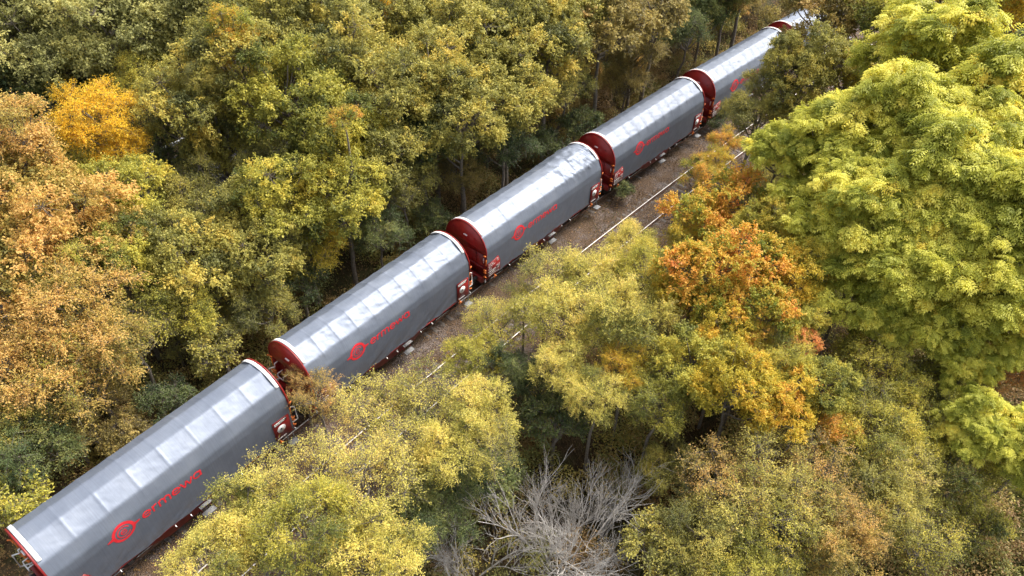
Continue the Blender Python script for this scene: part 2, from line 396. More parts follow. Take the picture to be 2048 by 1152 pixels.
def letters():
    """the wordmark, each letter a list of strokes; x-height 1, returns dict letter -> strokes"""
    h = .5; t = .19; D = {}
    def e(x): o = []; stroke(np.concatenate([line((x+.1, .52), (x+.94, .52)), arc(x+.52, .5, .42, .42, 5, 320, 34)]), t, o); return o, 1.12
    def r(x): o = []; stroke(line((x+.12, 0), (x+.12, .92)), t, o); stroke(arc(x+.50, .52, .38, .38, 180, 75, 12), t, o); return o, .72
    def mm(x):
        o = []; stroke(line((x+.12, 0), (x+.12, .92)), t, o)
        for k in (0, 1): stroke(np.concatenate([arc(x+.42+k*.6, .62, .30, .30, 180, 0, 16), line((x+.72+k*.6, .6), (x+.72+k*.6, 0))]), t, o)
        return o, 1.56
    def ww(x): o = []; stroke(line((x+.02, .95), (x+.36, .06), (x+.68, .88), (x+1.0, .06), (x+1.34, .95), n=7), t, o); return o, 1.42
    def aa(x): o = []; stroke(arc(x+.52, .5, .42, .42, 0, 360, 36), t, o); stroke(line((x+.96, .95), (x+.96, .03)), t, o); return o, 1.15
    x = 0; L = []
    for f in (e, r, mm, e, ww, aa):
        o, wd = f(x); L.append(o); x += wd
    return L, x
LET, LETW = letters()
def logo_strokes():
    o = []
    stroke(arc(0, 0, .36, .36, 0, 360, 48)[:-1], .11, o, True)
    stroke(arc(0, 0, .22, .22, 25, 335, 30), .045, o)
    stroke(arc(0, 0, .10, .10, -20, -330, 22), .04, o); stroke(line((-.10, .01), (.10, .01)), .035, o)
    stroke(line((-.38, .0), (-.60, -.02)), np.linspace(.16, .05, 6), o); stroke(line((.38, .0), (.60, .02)), np.linspace(.16, .05, 6), o)
    return o
def print_mesh(name, strokes, s0, z0, sc, side, P, m, ysc=None):
    """strokes -> mesh lying 7 mm proud of the cloth; side +1 faces the camera"""
    V = []; F = []; n = 0
    for v, f in strokes:
        a = s0+v[:, 0]*sc; zz = z0+v[:, 1]*(ysc or sc)
        u = U_SIDE-(zz-ZC)
        if side < 0: a = 10.5-a; u = PL-u
        V.append(hood_point(a, u, P, .007)); F.append((f if side > 0 else f[:, ::-1])+n); n += len(v)
    return np_mesh(name, np.concatenate(V), [np.concatenate(F)], [m], True)
# end walls --------------------------------------------------------------
def arch_pts(r, z0, n=28):
    a = np.radians(np.linspace(-90, 90, n)); return [(-r, z0)]+[(r*math.sin(t), ZC+r*math.cos(t)) for t in a]+[(r, z0)]
def end_wall_mb():
    mb = MB(); A = arch_pts(1.50, 2.82)
    def slab(P, y0, y1):
        n = len(P); V = [(x, y0, z) for x, z in P]+[(x, y1, z) for x, z in P]
        F = [tuple(range(n)), tuple(range(2*n-1, n-1, -1))]+[(i, n+i, n+(i+1) % n, (i+1) % n) for i in range(n)]; mb.add(V, F)
    slab(A, -.10, -.05)                                             # upper arch sheet
    # fold: sloping strip back to the lower wall
    V = [(-1.5, -.10, 2.82), (1.5, -.10, 2.82), (1.39, .05, 2.62), (-1.39, .05, 2.62), (-1.5, -.06, 2.82), (1.5, -.06, 2.82), (1.39, .09, 2.62), (-1.39, .09, 2.62)]
    mb.add(V, [(0, 3, 2, 1), (4, 5, 6, 7), (0, 4, 7, 3), (1, 2, 6, 5)])
    slab([(-1.39, 2.62), (1.39, 2.62), (1.39, 1.0), (-1.39, 1.0)], .05, .10)
    for x in (-1.36, 1.36): mb.box(x-.05, x+.05, -.06, .12, .95, 2.66, bev=.01)
    for x in (-.62, .62): mb.box(x-.04, x+.04, -.02, .049, 1.05, 2.6)       # stiffening ribs
    mb.box(-1.38, 1.38, -.03, .048, 1.72, 1.80)
    return mb
def frame_mb():   # flange round the arch
    mb = MB(); A = arch_pts(1.522, 2.6, 32); B = arch_pts(1.46, 2.6, 32); n = len(A)
    V = [(x, -.118, z) for x, z in A]+[(x, -.045, z) for x, z in A]+[(x, -.045, z) for x, z in B]+[(x, -.118, z) for x, z in B]
    F = []
    for i in range(n-1):
        for a, b in ((0, 1), (1, 2), (2, 3), (3, 0)): F.append((a*n+i, b*n+i, b*n+i+1, a*n+i+1))
    F += [(0, 3*n, 2*n, n), (n-1, 2*n-1, 3*n-1, 4*n-1)]
    mb.add(V, F); return mb
def band_mb(P, y0, y1):   # white edge band over the cover
    mb = MB(); a = np.radians(np.linspace(-52, 46, 26)); n = len(a); V = []
    for r in (1.528, 1.503):
        for y in (y0, y1): V += [(r*math.sin(t), y, ZC+r*math.cos(t)) for t in a]
    F = []
    for i in range(n-1):
        for p, q in ((0, 1), (1, 3), (3, 2), (2, 0)): F.append((p*n+i, p*n+i+1, q*n+i+1, q*n+i))
    F += [(0, n, 3*n, 2*n), (n-1, 3*n-1, 4*n-1, 2*n-1)]
    mb.add(V, F); return mb
def dashes(mb, x, y0, y1, z, h, seed, th=.004, sgn=1, gap=.035):
    r = random.Random(seed); y = y0
    while y < y1:
        l = min(r.uniform(.03, .10), y1-y)
        if l > .015: mb.box(x, x+sgn*th, y, y+l, z, z+h)
        y += l+gap*.6
def add_end(root, sg, first):
    """sg=-1 near end (looks to -y), +1 far end: mirrored by a half turn about the wagon centre"""
    out = []
    Mx = 1 if sg < 0 else -1
    def pose(o):
        if sg > 0: o.rotation_euler = (0, 0, math.pi)
        return o
    def part(name, mb, m, smooth=False):
        for k, v in enumerate(mb.V): mb.V[k] = v+np.array([0, -5.25, 0])
        o = mb.build(name, G[m], root, smooth); return pose(o)
    ew = part('end_wall', end_wall_mb(), 'red'); part('end_frame', frame_mb(), 'red', False)
    part('edge_band', band_mb(None, -.02, .14), 'white')
    part('handle_plate', MB().box(-.13, .13, -.165, -.101, 3.52, 3.60, bev=.012), 'white')
    for x, z in ((-.85, 3.75), (.75, 3.62)): part('boss', MB().box(x-.04, x+.04, -.135, -.101, z-.03, z+.04, bev=.01), 'orange' if x < -9 else 'red')
    # handrail of white tube on one corner
    part('handrail', MB().tube([(-1.18, .02, 2.50), (-1.18, -.17, 2.48), (-1.18, -.17, 2.28), (-1.34, -.40, 2.24), (-1.36, -.42, 1.40), (-1.30, -.2, 1.32), (-1.22, -.04, 1.34)], .032, 6), 'white', True)
    part('handrail', MB().tube([(-.5, .02, 2.10), (-.5, -.28, 2.10), (-.5, -.30, 1.90), (-.9, -.30, 1.90), (-.9, -.28, 2.10), (-.9, .02, 2.10)], .028, 6), 'white', True)
    part('grab_bar', MB().box(1.20, 1.25, -.035, .045, 2.16, 2.46), 'white')
    # orange cover latches on both posts
    for sx in (-1, 1):
        for z, l in ((2.78, .17), (1.78, .14), (1.62, .10), (1.30, .10)):
            mb = MB(); mb.box(sx*1.38-.05, sx*1.38+.05, -.16, -.061, z-.03, z+.05, bev=.01)
            mb.tube([(sx*1.42, -.11, z), (sx*1.50, -.14, z+.04), (sx*1.50, -.16-l*.4, z+l*.8)], [.042, .04, .03], 6)
            part('latch', mb, 'orange')
        part('latch_rod', MB().tube([(sx*1.475, -.085, 2.62), (sx*1.475, -.085, 2.12)], .034, 6), 'orange')
        part('tow_ring', MB().tube([(sx*1.43, -.10, 1.02+.10), (sx*1.46, -.16, 1.02), (sx*1.44, -.14, .90), (sx*1.40, -.06, .92), (sx*1.41, -.08, 1.08)], .02, 5), 'white')
    # buffer beam, buffers, hook, hose
    part('buffer_beam', MB().box(-1.28, 1.28, -.22, -.02, .82, 1.18, bev=.015), 'red')
    for sx in (-1, 1):
        mb = MB(); mb.cyl((sx*.875, -.22, 1.04), (sx*.875, -.50, 1.04), .11, 14); mb.cyl((sx*.875, -.50, 1.04), (sx*.875, -.62, 1.04), .075, 12)
        mb.cyl((sx*.875, -.62, 1.04), (sx*.875, -.655, 1.04), .235, 20, .22); part('buffer', mb, 'black', False)
    part('coupling', MB().tube([(0, -.22, 1.02), (0, -.42, 1.02), (.03, -.55, .86), (0, -.72, .80), (-.03, -.76, .95)], .04, 6), 'black')
    part('brake_hose', MB().tube([(.32, -.22, .98), (.32, -.40, .92), (.28, -.60, .62), (.2, -.76, .55)], .028, 6), 'black')
    part('brake_tap', MB().tube([(.42, -.23, 1.0), (.46, -.40, .96), (.40, -.48, 1.10)], .022, 5), 'white')
def add_side(root, sg, P):
    def part(name, mb, m, smooth=False, parent=None):
        for k, v in enumerate(mb.V): mb.V[k] = v+np.array([0, -5.25, 0])
        o = mb.build(name, G[m], parent or root, smooth)
        if sg < 0 and parent is None: o.rotation_euler = (0, 0, math.pi)
        return o
    X = 1.50
    pl = part('load_panel', MB().box(X+.0, X+.035, -.02, .98, 1.22, 2.32, bev=.008) if False else poly_plate(X+.0, X+.035, [(-.02, 1.20), (1.02, 1.26), (1.02, 1.95), (.86, 2.33), (.44, 2.22), (-.02, 2.22)]), 'red')
    mb = MB()
    for k, (a, b, z, h) in enumerate(((.05, .42, 2.12, .04), (.06, .50, 2.03, .05), (.05, .62, 1.94, .05), (.05, .35, 1.82, .05), (.05, .36, 1.71, .045), (.05, .62, 1.56, .10), (.08, .60, 1.43, .08), (.05, .95, 1.31, .05), (.66, .98, 1.74, .035), (.66, .98, 1.52, .035))):
        dashes(mb, X+.036, a, b, z, h*.62, k*7+1, gap=.06)
    q = part('lettering', mb, 'white', parent=pl)
    part('pictogram', MB().tube([(X+.04, .80+.07*math.cos(a), 2.12+.07*math.sin(a)) for a in np.linspace(0, 6.28, 12)], .012, 4, False), 'white', parent=pl)
    part('data_box', MB().box(X+.036, X+.042, .68, .96, 1.58, 1.70), 'grey', parent=pl)
    sp = part('sign_panel', poly_plate(X+.0, X+.035, [(9.55, 1.20), (10.42, 1.16), (10.42, 2.34), (9.55, 2.40)]), 'red')
    part('sign_header', MB().box(X+.036, X+.041, 9.58, 10.28, 2.14, 2.33), 'black', parent=sp)
    mb = MB(); dashes(mb, X+.042, 9.62, 10.24, 2.24, .065, 5, gap=.012); dashes(mb, X+.042, 9.62, 10.20, 2.165, .05, 9, gap=.02); dashes(mb, X+.037, 9.62, 10.1, 1.24, .05, 3, gap=.005); part('lettering', mb, 'white', parent=sp)
    n = 24; c = (9.93, 1.80); r = .22
    disc = MB(); V = [(X+.037, c[0]+r*math.cos(k*2*math.pi/n), c[1]+r*math.sin(k*2*math.pi/n)) for k in range(n)]+[(X+.044, c[0]+r*math.cos(k*2*math.pi/n), c[1]+r*math.sin(k*2*math.pi/n)) for k in range(n)]
    disc.add(V, [tuple(range(n, 2*n))]+[(k, (k+1) % n, n+(k+1) % n, n+k) for k in range(n)]); part('emblem_disc', disc, 'white', parent=sp)
    mk = MB(); mk.add([(X+.047, 9.84, 1.75), (X+.047, 9.99, 1.79), (X+.047, 9.90, 1.86), (X+.049, 9.88, 1.70), (X+.049, 9.95, 1.72), (X+.049, 9.93, 1.78)], [(0, 1, 2), (3, 4, 5)]); part('emblem_mark', mk, 'black', parent=sp)
    # solebar: deep red girder in the middle, shallow to the ends
    part('solebar', poly_plate(1.34, 1.455, [(-.0, 1.06), (3.0, 1.06), (4.0, .70), (6.0, .70), (7.0, 1.06), (10.5, 1.06), (10.5, 1.135), (0, 1.135)]), 'red')
    for y, z, x0, x1 in ((5.46, .98, 1.46, 1.64), (5.46, .50, 1.48, 1.76)):
        mb = MB()
        for k in range(4): mb.box(x0+k*(x1-x0)/4+.004, x0+(k+1)*(x1-x0)/4-.008, y, y+.52, z, z+.03)
        mb.box(x0, x1, y-.02, y, z-.02, z+.035); mb.box(x0, x1, y+.52, y+.54, z-.02, z+.035); part('step', mb, 'grey')
    part('step_hanger', MB().tube([(1.41, 5.5, 1.0), (1.47, 5.5, .5)], .02, 5).tube([(1.41, 5.94, 1.0), (1.47, 5.94, .5)], .02, 5), 'red')
    mb = MB(); mb.box(1.42, 1.78, 10.08, 10.52, .52, .56, bev=.01); mb.tube([(1.40, 10.15, 1.1), (1.48, 10.15, .55)], .02, 5); mb.tube([(1.40, 10.45, 1.1), (1.48, 10.45, .55)], .02, 5); part('shunter_step', mb, 'grey')
    for y, z in ((4.35, .98), (5.05, .90), (6.75, 1.0), (7.6, .95), (1.9, .95)): part('tie_hook', MB().tube([(1.41, y, z+.06), (1.52, y, z+.02), (1.50, y+.03, z-.07)], .022, 5), 'white')
    for y in (.62, 9.75): 
        mb = MB().tube([(1.42, y, 1.08), (1.54, y, 1.02), (1.53, y+.10, .92)], [.04, .045, .035], 6); mb.box(1.44, 1.52, y-.06, y+.06, .84, .93, bev=.01); part('release_lever', mb, 'orange')
def poly_plate(x0, x1, P):
    n = len(P); V = [(x0, y, z) for y, z in P]+[(x1, y, z) for y, z in P]
    return MB().add(V, [tuple(range(n))[::-1], tuple(range(n, 2*n))]+[(i, (i+1) % n, n+(i+1) % n, n+i) for i in range(n)])
def add_bogie(root, yc):
    b = MB(); 
    for sx in (-1, 1):
        b.add(*plate_solid(sx*.98, .05, [(yc-1.25, .62), (yc-.5, .78), (yc+.5, .78), (yc+1.25, .62), (yc+1.2, .38), (yc+.6, .48), (yc-.6, .48), (yc-1.2, .38)]))
        for d in (-.9, .9): b.box(sx*1.04-.09, sx*1.04+.09, yc+d-.13, yc+d+.13, .34, .60, bev=.02)
    b.box(-.95, .95, yc-.2, yc+.2, .55, .80)
    o = b.build('bogie', G['grime'], root)
    for d in (-.9, .9):
        for sx in (-1, 1):
            wv = MB(); wv.cyl((sx*.70, yc+d, .46), (sx*.83, yc+d, .46), .46, 22); wv.cyl((sx*.66, yc+d, .46), (sx*.70, yc+d, .46), .485, 22); wv.cyl((0, yc+d, .46), (sx*.66, yc+d, .46), .09, 10)
            wv.build('wheel', G['grime'], o)
def plate_solid(x, t, P):
    n = len(P); V = [(x-t, y, z) for y, z in P]+[(x+t, y, z) for y, z in P]
    return V, [tuple(range(n))[::-1], tuple(range(n, 2*n))]+[(i, (i+1) % n, n+(i+1) % n, n+i) for i in range(n)]
COVERS = [dict(bays=8, sag=.014, crease=.009, fold=.016, seed=1.3),
          dict(bays=10, sag=.030, crease=.026, fold=.030, seed=4.1),
          dict(bays=10, sag=.022, crease=.022, fold=.008, seed=7.7, hump=.15),
          dict(bays=11, sag=.036, crease=.020, fold=.006, seed=9.2),
          dict(bays=11, sag=.020, crease=.022, fold=.008, seed=12.6),
          dict(bays=11, sag=.020, crease=.022, fold=.008, seed=15.9)]
COVERS[2]['from'] = 6.0; COVERS[2]['sag'] = .03; COVERS[4]['sag'] = .03
WLAB = ['red end grey tarpaulin wagon nearest the camera at lower left, its cover smooth',
        'second tarpaulin wagon from lower left, yellow branches crossing its lower near corner',
        'third wagon from lower left, its grey cover bulging at the far end',
        'fourth wagon from lower left with glossy puckered roof panels, green bush by its near end',
        'fifth wagon, its lower half disappearing behind the olive tree at top right',
        'farthest wagon at the top edge, only its red end and roof showing above leaves']
def build_wagon_common(root):
    u = MB().box(-1.18, 1.18, -5.2, 5.2, .86, 1.12); u.box(-.3, .3, -4.9, 4.9, .6, .86); u.build('underframe', G['black'], root)
    add_bogie(root, -3.75); add_bogie(root, 3.75)
    fl = MB().box(-1.4, 1.4, -5.17, 5.17, 1.13, 1.19); fl.build('floor', G['black'], root)
proto = None
for k in range(6):
    a = np.array(cv(k*LW)); b = np.array(cv(k*LW+10.5)); u = (b-a)/np.linalg.norm(b-a); c = (a+b)/2
    root = empty('freight_wagon', (c[0], c[1], 0), -math.atan2(u[0], u[1]))
    tag(root, WLAB[k], 'freight wagon', 'tarpaulin covered freight wagons coupled in the train')
    P = COVERS[k]
    link(bpy.data.objects.new('tarpaulin', hood_mesh(P)), root)
    tp = root.children[0] if root.children else None
    tp = [o for o in COL.objects if o.parent == root][0]
    for sg in (1, -1):
        link(bpy.data.objects.new('emblem', print_mesh('emblem', logo_strokes(), 2.66, 2.86, 1.12, sg, P, G['logo'], 1.12)), tp)
        sc = 2.68/LETW
        for o_ in LET: link(bpy.data.objects.new('letter', print_mesh('letter', o_, 3.44, 2.68, sc, sg, P, G['logo'], sc*.95)), tp)
    if k == 0:
        before = set(bpy.data.objects)
        build_wagon_common(root); add_end(root, -1, True); add_end(root, 1, True); add_side(root, 1, P); add_side(root, -1, P)
        proto = [o for o in bpy.data.objects if o not in before]
    else:
        mp = {}
        for o in proto:
            c_ = o.copy(); mp[o] = c_; COL.objects.link(c_)
        for o in proto: mp[o].parent = mp.get(o.parent, root)

# ------------------------------------------------------------------ road behind the far trees
def strip(name, u0, u1, z, m, s0=-40, s1=150, kind='structure'):
    s = np.arange(s0, s1, 2.0); X0, Y0 = cv(s, u0); X1, Y1 = cv(s, u1)
    V = np.concatenate([np.stack([X0, Y0, s*0+z], -1), np.stack([X1, Y1, s*0+z], -1)]); n = len(s); i = np.arange(n-1)
    return tag(link(bpy.data.objects.new(name, np_mesh(name, V, [np.stack([i, n+i, n+i+1, i+1], -1)], [m]))), kind=kind)
strip('road', -25.2, -17.6, -.70, G['asphalt'])
strip('road_marking', -18.2, -18.05, -.695, G['mark']); strip('road_marking', -24.8, -24.65, -.695, G['mark'])
g = tag(empty('guard_rail', (0, 0, 0)), 'galvanised guard rail along the road glimpsed through the trees at left', 'guard rail')
s = np.arange(0, 70, 1.0); prof = [(-.0, .55), (.05, .60), (.0, .66), (.05, .72), (.0, .80), (-.012, .80), (.03, .72), (-.012, .66), (.03, .60), (-.012, .55)]
V = np.stack([np.stack([*cv(s, -25.6+a), s*0+b-.7], -1) for a, b in prof], 1).reshape(-1, 3); n = len(prof)
i = np.arange(len(s)-1)[:, None]*n; j = np.arange(n)[None]; j2 = (j+1) % n
link(bpy.data.objects.new('rail_beam', np_mesh('rail_beam', V, [np.stack([i+j, i+j2, i+n+j2, i+n+j], -1).reshape(-1, 4)], [G['steel']])), g)
pm = MB().box(-.06, .0, -.05, .05, -.9, .10); pme = np_mesh('post', np.concatenate(pm.V), [np.array(f) for f in pm.F.values()], [G['steel']])
for q in np.arange(0, 69, 2.0):
    X, Y = cv(q, -25.66); o = bpy.data.objects.new('post', pme); o.location = (X, Y, 0); link(o, g)

# ------------------------------------------------------------------ vegetation
def unit(v): return v/(np.linalg.norm(v, axis=-1, keepdims=True)+1e-9)
def leaf_quads(P, D, Nn, l, wd, fold=.18, droop=.12):
    S_ = unit(np.cross(D, Nn)); l = l[:, None]; wd = wd[:, None]
    base = P; tip = P+D*l-np.array([0, 0, 1.0])*l*droop
    mid = P+D*l*.48
    a = mid+S_*wd*.5+Nn*wd*fold; b = mid-S_*wd*.5+Nn*wd*fold
    V = np.stack([base, a, tip, b], 1).reshape(-1, 3); n = len(P); F = np.arange(n*4).reshape(n, 4)
    return V, F
def make_tree(seed, Rr, Rz, H, nl, nc, ntw, nlf, leaf, wide=.6, compound=False, twlen=.55, clump=.42, sparse=0.0, low=-.35, droopy=.25, rosette=False):
    """returns (trunk mesh, twig mesh, crown mesh); crown centre at height H, radii Rr,Rz"""
    r = np.random.default_rng(seed); C0 = np.array([0, 0, H])
    # lobes
    k = np.arange(nl)+.5; ph = np.pi*(1+5**.5)*k+r.random()*6; zz = 1-(1-low)*k/nl
    dirs = np.stack([np.sqrt(np.clip(1-zz**2, 0, 1))*np.cos(ph), np.sqrt(np.clip(1-zz**2, 0, 1))*np.sin(ph), zz], -1)
    dirs = unit(dirs+r.normal(0, .22, dirs.shape)); rad = r.uniform(.45, .95, nl)[:, None]
    LC = C0+dirs*np.array([Rr, Rr, Rz])*rad; LR = Rr*r.uniform(.22, .42, nl)
    tr = Tubes(); tw = Tubes()
    # trunk
    nst = 6; lean = r.normal(0, .06, 2); tz = np.linspace(-.8, H*.95+Rz*.1, nst)
    wob = np.cumsum(r.normal(0, .09, (nst, 2)), 0); tp = np.stack([lean[0]*tz+wob[:, 0], lean[1]*tz+wob[:, 1], tz], -1); tp[:2, :2] *= .2
    tp = np.concatenate([[[tp[0, 0], tp[0, 1], -9.0]], tp]); tz = tp[:, 2].copy(); nst += 1; tz[-1] = tp[-1, 2] = min(tp[-1, 2], H+Rz*.05)
    r0 = .055*Rr+.03; tr.add(tp, np.linspace(r0, r0*.25, nst), 8)
    TP, TO, TD, TT, TC = [], [], [], [], []
    for i in range(nl):
        h0 = np.clip(LC[i, 2]-np.hypot(*LC[i, :2])*.75-.4, H*.25, H*.9); b0 = np.array([np.interp(h0, tz, tp[:, 0]), np.interp(h0, tz, tp[:, 1]), h0])
        t = np.linspace(0, 1, 6)[:, None]; mid = (b0+LC[i])/2+np.array([0, 0, -.12*Rr])+r.normal(0, .15, 3)
        P = (1-t)**2*b0+2*t*(1-t)*mid+t*t*LC[i]; P[1:-1] += r.normal(0, .05, (4, 3)); tr.add(P, np.linspace(r0*.42, .022, 6), 5)
        # clumps over the lobe
        m = nc; d = unit(r.normal(0, 1, (m, 3))+np.array([0, 0, .35])+dirs[i]*.55)
        c = LC[i]+d*(LR[i]*r.uniform(.45, 1.12, (m, 1)))*np.array([1, 1, .8])
        lt = r.normal(0, .17)
        inside = (np.linalg.norm((c[:, None]-LC[None])/1.0, axis=2) < LR[None]*.62).sum(1) > 1
        c = c[~inside | (r.random(m) < .3)]
        if sparse: c = c[r.random(len(c)) > sparse]
        for q in c:
            o = unit(q-LC[i]); e = q
            n2 = LC[i]+(q-LC[i])*.5+r.normal(0, .08, 3)
            tw.add([LC[i]+(q-LC[i])*.05, n2, e], [.018, .012, .007], 3)
            ct = lt+r.normal(0, .13)
            kk = max(3, int(ntw*r.uniform(.7, 1.25)))
            td = unit(r.normal(0, .75, (kk, 3))+o*.75+np.array([0, 0, .25]))
            tl = twlen*r.uniform(.6, 1.25, kk)
            for a in range(kk):
                TP.append(e+r.normal(0, clump*.22, 3)); TD.append(td[a]); TO.append(tl[a]); TT.append(ct+r.normal(0, .04))
    TP = np.array(TP); TD = np.array(TD); TO = np.array(TO); TT = np.array(TT); n = len(TP)
    # thin twigs as slim triangles tubes for a share of them
    for a in r.choice(n, min(n, 700), replace=False):
        e = TP[a]+TD[a]*TO[a]; e[2] -= droopy*TO[a]**2; tw.add([TP[a], (TP[a]+e)/2+[0, 0, .02], e], [.008, .006, .003], 3)
    t = np.tile((np.arange(nlf)+.5)/nlf, (n, 1))*r.uniform(.9, 1.1, (n, 1))
    pos = TP[:, None]+TD[:, None]*(TO[:, None]*t)[..., None]; pos[..., 2] -= droopy*(TO[:, None]*t)**2
    pos = pos+r.normal(0, clump*.10, pos.shape)
    sd = r.normal(0, 1, pos.shape); D = unit(TD[:, None]*.6+sd*.75+np.array([0, 0, -.15])); Nn = unit(r.normal(0, .55, pos.shape)+np.array([0, 0, 1.0])+TD[:, None]*.4)
    if rosette: D = unit(TD[:, None]*[1, 1, .25]+sd*.35+np.array([0, 0, -.12]))
    tint = .46+TT[:, None]+r.normal(0, .09, t.shape)
    pos = pos.reshape(-1, 3); D = D.reshape(-1, 3); Nn = Nn.reshape(-1, 3); tint = tint.ravel(); m = len(pos)
    l = leaf*r.uniform(.7, 1.25, m)
    if not compound:
        V, F = leaf_quads(pos, D, Nn, l, l*wide)
        T = np.repeat(tint, 4)
    else:
        Vs, Fs, Ts = [], [], []; off = 0; D[:, 2] *= .4; D = unit(D); S_ = unit(np.cross(D, Nn)); npair = 4
        for q in range(npair):
            f = (q+.7)/npair; b = pos+D*(l*f)[:, None]; b[:, 2] -= l*f*f*.38
            for sg in (-1, 1):
                dd = unit(S_*sg*1.0+D*.55-np.array([0, 0, .30])); V, F = leaf_quads(b, dd, Nn, l*.40*(1-.25*abs(f-.5)), l*.15, .1, .2)
                Vs.append(V); Fs.append(F+off); off += len(V); Ts.append(np.repeat(tint+.03*sg, 4))
        b = pos+D*l[:, None]*.95; b[:, 2] -= l*.34; V, F = leaf_quads(b, unit(D-np.array([0, 0, .5])), Nn, l*.36, l*.15); Vs.append(V); Fs.append(F+off); Ts.append(np.repeat(tint, 4))
        V = np.concatenate(Vs); F = np.concatenate(Fs); T = np.concatenate(Ts)
    return (tr.mesh('trunk', G['bark']), tw.mesh('branches', G['bark']), np_mesh('crown', V, [F], [G['leaf_olive']], False, np.clip(T, 0, 1)))
VAR = {}
def V_(name, *a, **k): VAR.setdefault(name, []).append((a, make_tree(*a, **k)))
#        seed Rr  Rz   H   nl  nc ntw nlf leaf
for q in (11, 12, 13, 14): V_('broad', q, 3.0, 3.0, 6.0, 24, 18, 8, 9, .15, twlen=.45)
for q in (21, 22, 23): V_('fine', q, 2.2, 1.9, 3.8, 16, 20, 8, 12, .085, twlen=.60, wide=.5, clump=.3)
for q in (31, 32, 33): V_('ash', q, 3.2, 3.0, 7.5, 34, 9, 11, 3, .50, compound=True, twlen=.20, clump=.5, droopy=.3, rosette=True)
for q in (41, 42): V_('airy', q, 2.2, 2.0, 3.8, 15, 13, 7, 9, .10, twlen=.75, wide=.45, sparse=.25, clump=.4)
for q in (51, 52): V_('bush', q, 1.2, .8, .8, 9, 12, 8, 9, .085, twlen=.35, low=-.1, clump=.25)
for q in (61, 62): V_('big', q, 3.0, 2.7, 6.0, 16, 14, 6, 9, .20, twlen=.6, wide=.7, clump=.5)
for q in (71,): V_('spire', q, 1.6, 2.6, 6.0, 14, 14, 7, 10, .11, twlen=.5)
VC = {k: 0 for k in VAR}
TREES = []
KIND = {'broad': ('broadleaf_tree', 'broadleaf tree', 'tree'), 'fine': ('small_leaved_tree', 'small-leaved tree', 'tree'), 'ash': ('ash_tree', 'feathery ash', 'tree'),
        'airy': ('sapling', 'open see-through sapling', 'sapling'), 'bush': ('bush', 'low bush', 'bush'), 'big': ('large_leaved_tree', 'large-leaved tree', 'tree'), 'spire': ('slender_tree', 'slender upright tree', 'tree')}
def tree(px, py, z, r, fam, pal, zs=1.0):
    """z = height of the crown centre above the rails, r = crown radius in metres"""
    P = at(px, py, z); ov = float(lateral(P[0], P[1]))+r*.9+5.0
    if ov > 0 and r > 1.6 and ov-r*.9-5.0 < 0: P[0] -= min(ov, 1.3)      # the verge beside the line is kept clear
    vs = VAR[fam]; v = vs[VC[fam] % len(vs)]; VC[fam] += 1
    (seed, Rr, Rz, H, *_), (mt, mw, mc) = v
    k = r/Rr; g0 = float(ground_h(P[0], P[1])); kz = k*zs
    root = empty(KIND[fam][0], (P[0], P[1], g0), random.uniform(0, 6.28)); root.scale = (k, k, kz)
    lift = (z-g0)/kz-H          # trunk stretched so that the crown stands at its height
    tr = bpy.data.objects.new('trunk', mt); br = bpy.data.objects.new('branches', mw); cr = bpy.data.objects.new('crown', mc)
    tr.location = (0, 0, lift); br.location = (0, 0, lift); cr.location = (0, 0, lift)
    cr.material_slots[0].link = 'OBJECT'; cr.material_slots[0].material = G['leaf_'+pal]
    br['kind'] = 'stuff'; cr['kind'] = 'stuff'
    for o in (tr, br, cr): link(o, root)
    TREES.append((root, px, py, z, r, fam, pal, P)); return root
